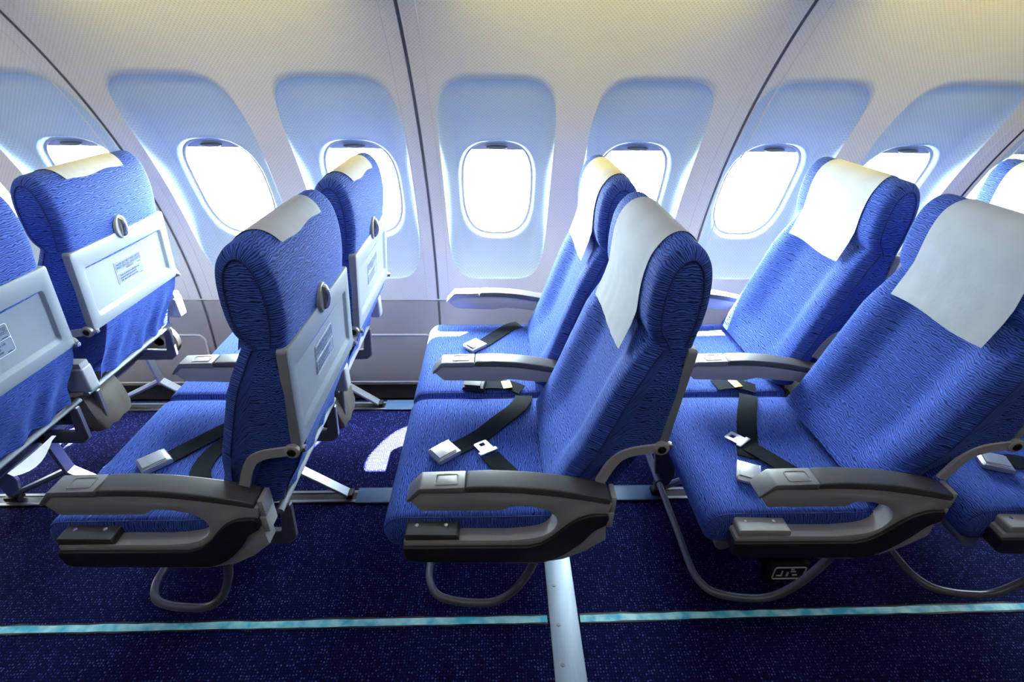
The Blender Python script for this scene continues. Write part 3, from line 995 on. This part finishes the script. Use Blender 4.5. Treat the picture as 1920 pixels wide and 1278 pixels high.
# white cloth covers over the headrests
def make_cover():
    mb = MB(); rows = []; uvs = []
    pp = inset(HPs, -.0035)
    # from the rear over the top to the front, then hanging
    seq = [p for p in pp if p[1] > 1.0]
    seq = [p for p in reversed(seq) if not (p[0] > .44 and p[1] < 1.108)]
    seq = [p for p in seq] + [(.3465, .985), (.340, .955), (.331, .925), (.322, .895)]
    n = len(seq); m = 22
    NR = []
    for i in range(n):
        a = Vector((seq[min(i + 1, n - 1)][0] - seq[max(i - 1, 0)][0], seq[min(i + 1, n - 1)][1] - seq[max(i - 1, 0)][1])).normalized()
        NR.append((a.y, -a.x))
    for i, (x, z) in enumerate(seq):
        q = i / (n - 1); hw = .118 + .024 * min(1, q * 2)
        r = []; u = []
        for k in range(m + 1):
            y = -hw + 2 * hw * k / m
            wv = .0016 * math.sin(y * 60 + q * 9) * sstep(.55, 1, q) + .0012 * math.sin(y * 95 + 1.3) * (1 - sstep(0, .2, q))
            zz = z + (.004 * math.sin(y * 23) if i == n - 1 else 0) + (.003 * math.sin(y * 41) if i == 0 else 0)
            nx, nz_ = NR[i]
            r.append((x + nx * abs(wv), y, zz + nz_ * abs(wv))); u.append((y, q * .4))
        rows.append(r); uvs.append(u)
    mb.grid(rows, uvs)
    return mb.build('headrest_cover', M['cloth'])
CL = {
 ('Z', 'aisle'): 'white cloth cover over the seat head at the left photo edge',
 ('Z', 'window'): 'white cloth strip on top of the leftmost whole seat head, seen from behind',
 ('A', 'aisle'): 'white cloth cover on the nearer seat head left of centre, seen from behind',
 ('A', 'window'): 'crumpled white cloth cover on the small seat head in front of the third window',
 ('B', 'aisle'): 'white cloth cover hanging to a point on the nearer centre seat head',
 ('B', 'window'): 'white cloth cover on the farther centre seat head beside the fifth window',
 ('C', 'aisle'): 'large white cloth cover on the nearest right-hand seat, upper right of photo',
 ('C', 'window'): 'sunlit white cloth cover on the right window seat head in front of windows',
 ('D', 'aisle'): 'white cloth cover on the aisle seat beyond the lower right corner',
 ('D', 'window'): 'white cloth cover just visible at the far right photo edge'}
cv0 = make_cover(); first = True
for key, s in SEATS.items():
    if key == ('D', 'aisle') or key == ('Z', 'aisle'):
        continue
    c = cv0 if first else cv0.copy()
    if not first:
        COL.objects.link(c)
    first = False
    c.location = (s.location.x, s.location.y - (.024 if key[1] == 'aisle' else .002), 0)
    if key in RECLINE:
        recline(c, c.location, RECLINE[key])
    tag(c, CL[key], 'headrest cover', 'white headrest covers')

# ------------------------------------------------------------------ seat belts (parts of their seat)
ZC = .4865
def ribbon(pts, w=.055, t=.0022, n=5):
    c = catmull(pts, n); mb = MB(); top = []; bot = []
    for i, p in enumerate(c):
        tg = (c[min(i + 1, len(c) - 1)] - c[max(i - 1, 0)]); tg.z = 0
        tg = tg.normalized() if tg.length > 1e-6 else Vector((1, 0, 0))
        s = Vector((-tg.y, tg.x, 0)) * w / 2
        top.append([p - s + Vector((0, 0, t / 2)), p + s + Vector((0, 0, t / 2))]); bot.append([p - s - Vector((0, 0, t / 2)), p + s - Vector((0, 0, t / 2))])
    mb.grid(top); mb.grid([list(reversed(r)) for r in bot])
    mb.grid([[a[0] for a in top], [a[0] for a in bot]]); mb.grid([[a[1] for a in top], [a[1] for a in bot]])
    mb.ngon([top[0][0], top[0][1], bot[0][1], bot[0][0]]); mb.ngon([top[-1][0], top[-1][1], bot[-1][1], bot[-1][0]])
    return mb
def buckle(parent, loc, ang, tilt=0.0, name='buckle'):
    """lift-lever buckle, length along local x"""
    mb = MB()
    mb.prism([(-.036, .001), (-.036, .010), (-.028, .017), (.010, .020), (.032, .016), (.036, .009), (.036, .001)], -.027, .027, .003, 2)
    mb.box((-.004, 0, .0205), (.054, .046, .003), .001)
    for x in (-.031,):
        mb.tube([(x, -.029, .010), (x, .029, .010)], .0035, 8)
    for y in (-.0275, .0275):
        mb.box((.0, y, .009), (.066, .0035, .014), .001)
    o = mb.build(name, M['buckle'], parent, sharp=35)
    o.location = loc; o.rotation_euler = (tilt, 0, ang)
    return o
def tongue(parent, loc, ang):
    mb = MB()
    P = rrect(-.030, .022, -.020, .020, .005); H = rrect(-.022, -.008, -.0075, .0075, .002)
    for z, flip in ((.0035, 0), (.0005, 1)):
        n = len(P)
        A = [(a, b, z) for a, b in P]; B = [(a, b, z) for a, b in H]
        mb.grid([A, B], None, True, smooth=False)
    mb.grid([[(a, b, .0005) for a, b in P], [(a, b, .0035) for a, b in P]], None, True, smooth=False)
    mb.grid([[(a, b, .0005) for a, b in H], [(a, b, .0035) for a, b in H]], None, True, smooth=False)
    mb.box((.018, 0, .002), (.014, .054, .0042), .001)
    o = mb.build('belt_tongue', M['buckle'], parent, sharp=35)
    o.location = loc; o.rotation_euler = (0, math.radians(-4), ang)
    return o
def belt(key, long_pts, bk, short_pts=None, tg=None, w=.055, shift=0.0):
    s = SEATS[key]; L = s.location
    f = lambda p: (p[0] - L.x, p[1] - L.y, (p[2] if len(p) > 2 else ZC))
    if long_pts:
        o = ribbon([f(p) for p in long_pts], w).build('seat_belt', M['belt'], s)
        if bk:
            buckle(o, f((bk[0], bk[1], ZC - .002)), math.radians(bk[2]))
    if short_pts:
        o = ribbon([f(p) for p in short_pts], w * .92).build('seat_belt', M['belt'], s)
        if tg:
            tongue(o, f((tg[0], tg[1], ZC)), math.radians(tg[2]))
belt(('B', 'aisle'), [(.155, 1.322, .478), (.150, 1.285, .489), (.128, 1.235, .493), (.080, 1.180, .492), (.02, 1.115), (-.045, 1.062)], (-.072, 1.043, 40),
     [(.165, .862, .470), (.142, .905, .486), (.112, .952), (.080, .995), (.052, 1.036)], (.036, 1.064, -58))
belt(('A', 'aisle'), [(-.54, 1.30, .478), (-.575, 1.27, .488), (-.66, 1.20, .490), (-.73, 1.125, .489), (-.800, 1.040)], (-.825, 1.015, 46),
     [(-.575, .870, .474), (-.63, .905, .486), (-.680, .955), (-.700, 1.015), (-.690, 1.075), (-.655, 1.12)], None)
belt(('C', 'aisle'), [(.885, 1.322, .478), (.868, 1.285, .489), (.822, 1.19), (.785, 1.10), (.752, 1.02)], (.722, .955, 66),
     [(.905, .880, .476), (.870, .925, .488), (.822, .985, .492), (.785, 1.040, .491), (.772, 1.062)], (.752, 1.092, -53))
belt(('D', 'aisle'), [(1.60, .905, .484), (1.545, .945), (1.50, .99), (1.455, .995)], (1.408, .985, -22))
belt(('B', 'window'), [(.160, 1.800, .484), (.120, 1.775), (.080, 1.725), (.045, 1.680), (.015, 1.640)], (-.012, 1.618, 45),
     [(.150, 1.345, .484), (.105, 1.365, .490), (.045, 1.372, .490), (.0, 1.366)], None)
belt(('C', 'window'), [(.92, 1.345, .484), (.875, 1.362, .490), (.83, 1.366, .490), (.79, 1.362)], None)
for key, x in ((('B', 'window'), .101), (('C', 'window'), .857)):
    s = SEATS[key]
    MB().box((x - s.location.x, 1.362 - s.location.y, .4935), (.030, .042, .003), .001, rot=Matrix.Rotation(.2, 3, 'Z')).build('belt_tag', M['gold'], s)
s = SEATS[('B', 'window')]
buckle(s, (-.004 - s.location.x, 1.360 - s.location.y, ZC), math.radians(-8), 0, 'buckle').data.materials[0] = M['black']

for key in (('C', 'aisle'), ('D', 'aisle')):
    for ch in SEATS[key].children_recursive:
        if ch.name.startswith('control_box'):
            ch.data = ch.data.copy(); ch.data.materials[0] = M['armgrey']
# extras seen on single seats
mb = MB(); rows = []; uvs = []
for j in range(9):
    z = .690 - .195 * j / 8
    xa, xb = interp(Rtab, z) - .01, interp(Rflap, z) + .008
    rows.append([(xa + (xb - xa) * q / 6, -.200 + .006 * math.sin(q * 1.1 + j * .7) + .014 * (q / 6) ** 3, z) for q in range(7)])
    uvs.append([(xa + (xb - xa) * q / 6, z) for q in range(7)])
mb.grid(rows, uvs)
mb.build('side_flap', M['fabric'], SEATS[('A', 'aisle')])
s = SEATS[('C', 'aisle')]
mb = MB(); lx = lambda x: x - s.location.x; ly = 1.0 - s.location.y
mb.box((lx(.968), ly + .03, .095), (.105, .07, .15), .004)
mb.box((lx(.966), ly - .012, .052), (.118, .02, .075), .003)
eb = mb.build('electronics_box', M['black'], s)
mb = MB()
mb.tube([(lx(.968) + a, ly - .0235, .052 + b) for a, b in rrect(-.048, .048, -.026, .026, .006)], .0022, 6, closed=True)
for (a, b, w_, h_) in [(-.028, -.012, .018, .004), (-.022, .0, .004, .018), (-.004, -.006, .006, .018), (.012, .006, .016, .004), (.02, -.01, .016, .005), (.008, .016, .01, .004)]:
    mb.box((lx(.968) + a, ly - .023, .052 + b), (w_, .002, h_), 0)
mb.build('box_label', M['placardline'], eb)
s = SEATS[('Z', 'aisle')]
mb = MB(); rows = []
for j in range(9):
    q = j / 8
    rows.append([(.362 + .004 * math.sin(q * 3) + .012 * k, -.07 + .15 * q, .470 - .030 * k * math.sin(PI * min(1, q + .1))) for k in (0, .5, 1)])
mb.grid(rows)
o = mb.build('paper_sheet', M['paper']); o.location = s.location
tag(o, 'white folded paper tucked under the frame of the leftmost seat', 'paper')
s = SEATS[('Z', 'window')]
mb = MB().disc((.24, .268, .385), .075, .03, 'y', 32)
mb.disc((.24, .268, .385), .02, .036, 'y', 16)
mb.build('hinge_disc', M['black'], s)

# ------------------------------------------------------------------ light
w = bpy.data.worlds.new('sky'); sc.world = w; w.use_nodes = True
bg = w.node_tree.nodes['Background']; bg.inputs['Color'].default_value = (0.78, 0.95, 1.0, 1); bg.inputs['Strength'].default_value = 70.0
def area(name, loc, rot, sx, sy, power, col, portal=False, spread=180):
    l = bpy.data.lights.new(name, 'AREA'); l.shape = 'RECTANGLE'; l.size = sx; l.size_y = sy; l.energy = power; l.color = col
    l.spread = math.radians(spread)
    if portal:
        l.cycles.is_portal = True
    o = link(name, l); o.location = loc; o.rotation_euler = rot
    return o
for i, xc in enumerate(WX):
    p = W(xc, 19.95, .13)
    area('window_portal', p, (math.radians(90 + 19.95), 0, 0), .34, .46, 1, (1, 1, 1), True)
sun = bpy.data.lights.new('sun', 'SUN'); sun.energy = 380; sun.angle = math.radians(.7); sun.color = (1, .97, .92)
so = link('sun', sun)
so.rotation_euler = Vector((-.378, -.462, -1)).to_track_quat('-Z', 'Y').to_euler()
# warm cove strip at the head of each wall panel
for k, (a, b) in enumerate(zip([-2.27 - 1.06] + SE, SE + [2.95])):
    a = max(a, X0 + .02); b = min(b, X1 - .02)
    if b - a < .3:
        continue
    p = W((a + b) / 2, 52.5, -.055)
    area('cove_lamp', p, (math.radians(24), 0, 0), (b - a) - .26, .03, 2.9 * (b - a), (1, .76, .09), spread=120)
    # slim valance that carries the strip
    vb = MB().grid([[W(a + .1, 51.8, -.078), W(b - .1, 51.8, -.078)], [W(a + .1, 55.5, -.07), W(b - .1, 55.5, -.07)], [W(a + .1, 55.5, 0), W(b - .1, 55.5, 0)]], smooth=False)
    struct(vb.build('trim_%d' % ni, M['walltop'])); ni += 1
area('cabin_lamp', (0, .62, 1.79), (math.radians(56), 0, 0), 5.2, .10, 11.5, (1.0, .99, .94), spread=130)
area('aisle_lamp', (0, -.35, 2.12), (math.radians(10), 0, 0), 4.5, .5, 8.0, (1, .90, .74))

# ------------------------------------------------------------------ view
vs = sc.view_settings
vs.view_transform = 'Standard'; vs.look = 'None'; vs.exposure = 0.0; vs.gamma = 1.0
sc.cycles.max_bounces = 8; sc.cycles.diffuse_bounces = 5; sc.cycles.transparent_max_bounces = 8
sc.cycles.use_denoising = True
sc.cycles.sample_clamp_indirect = 8
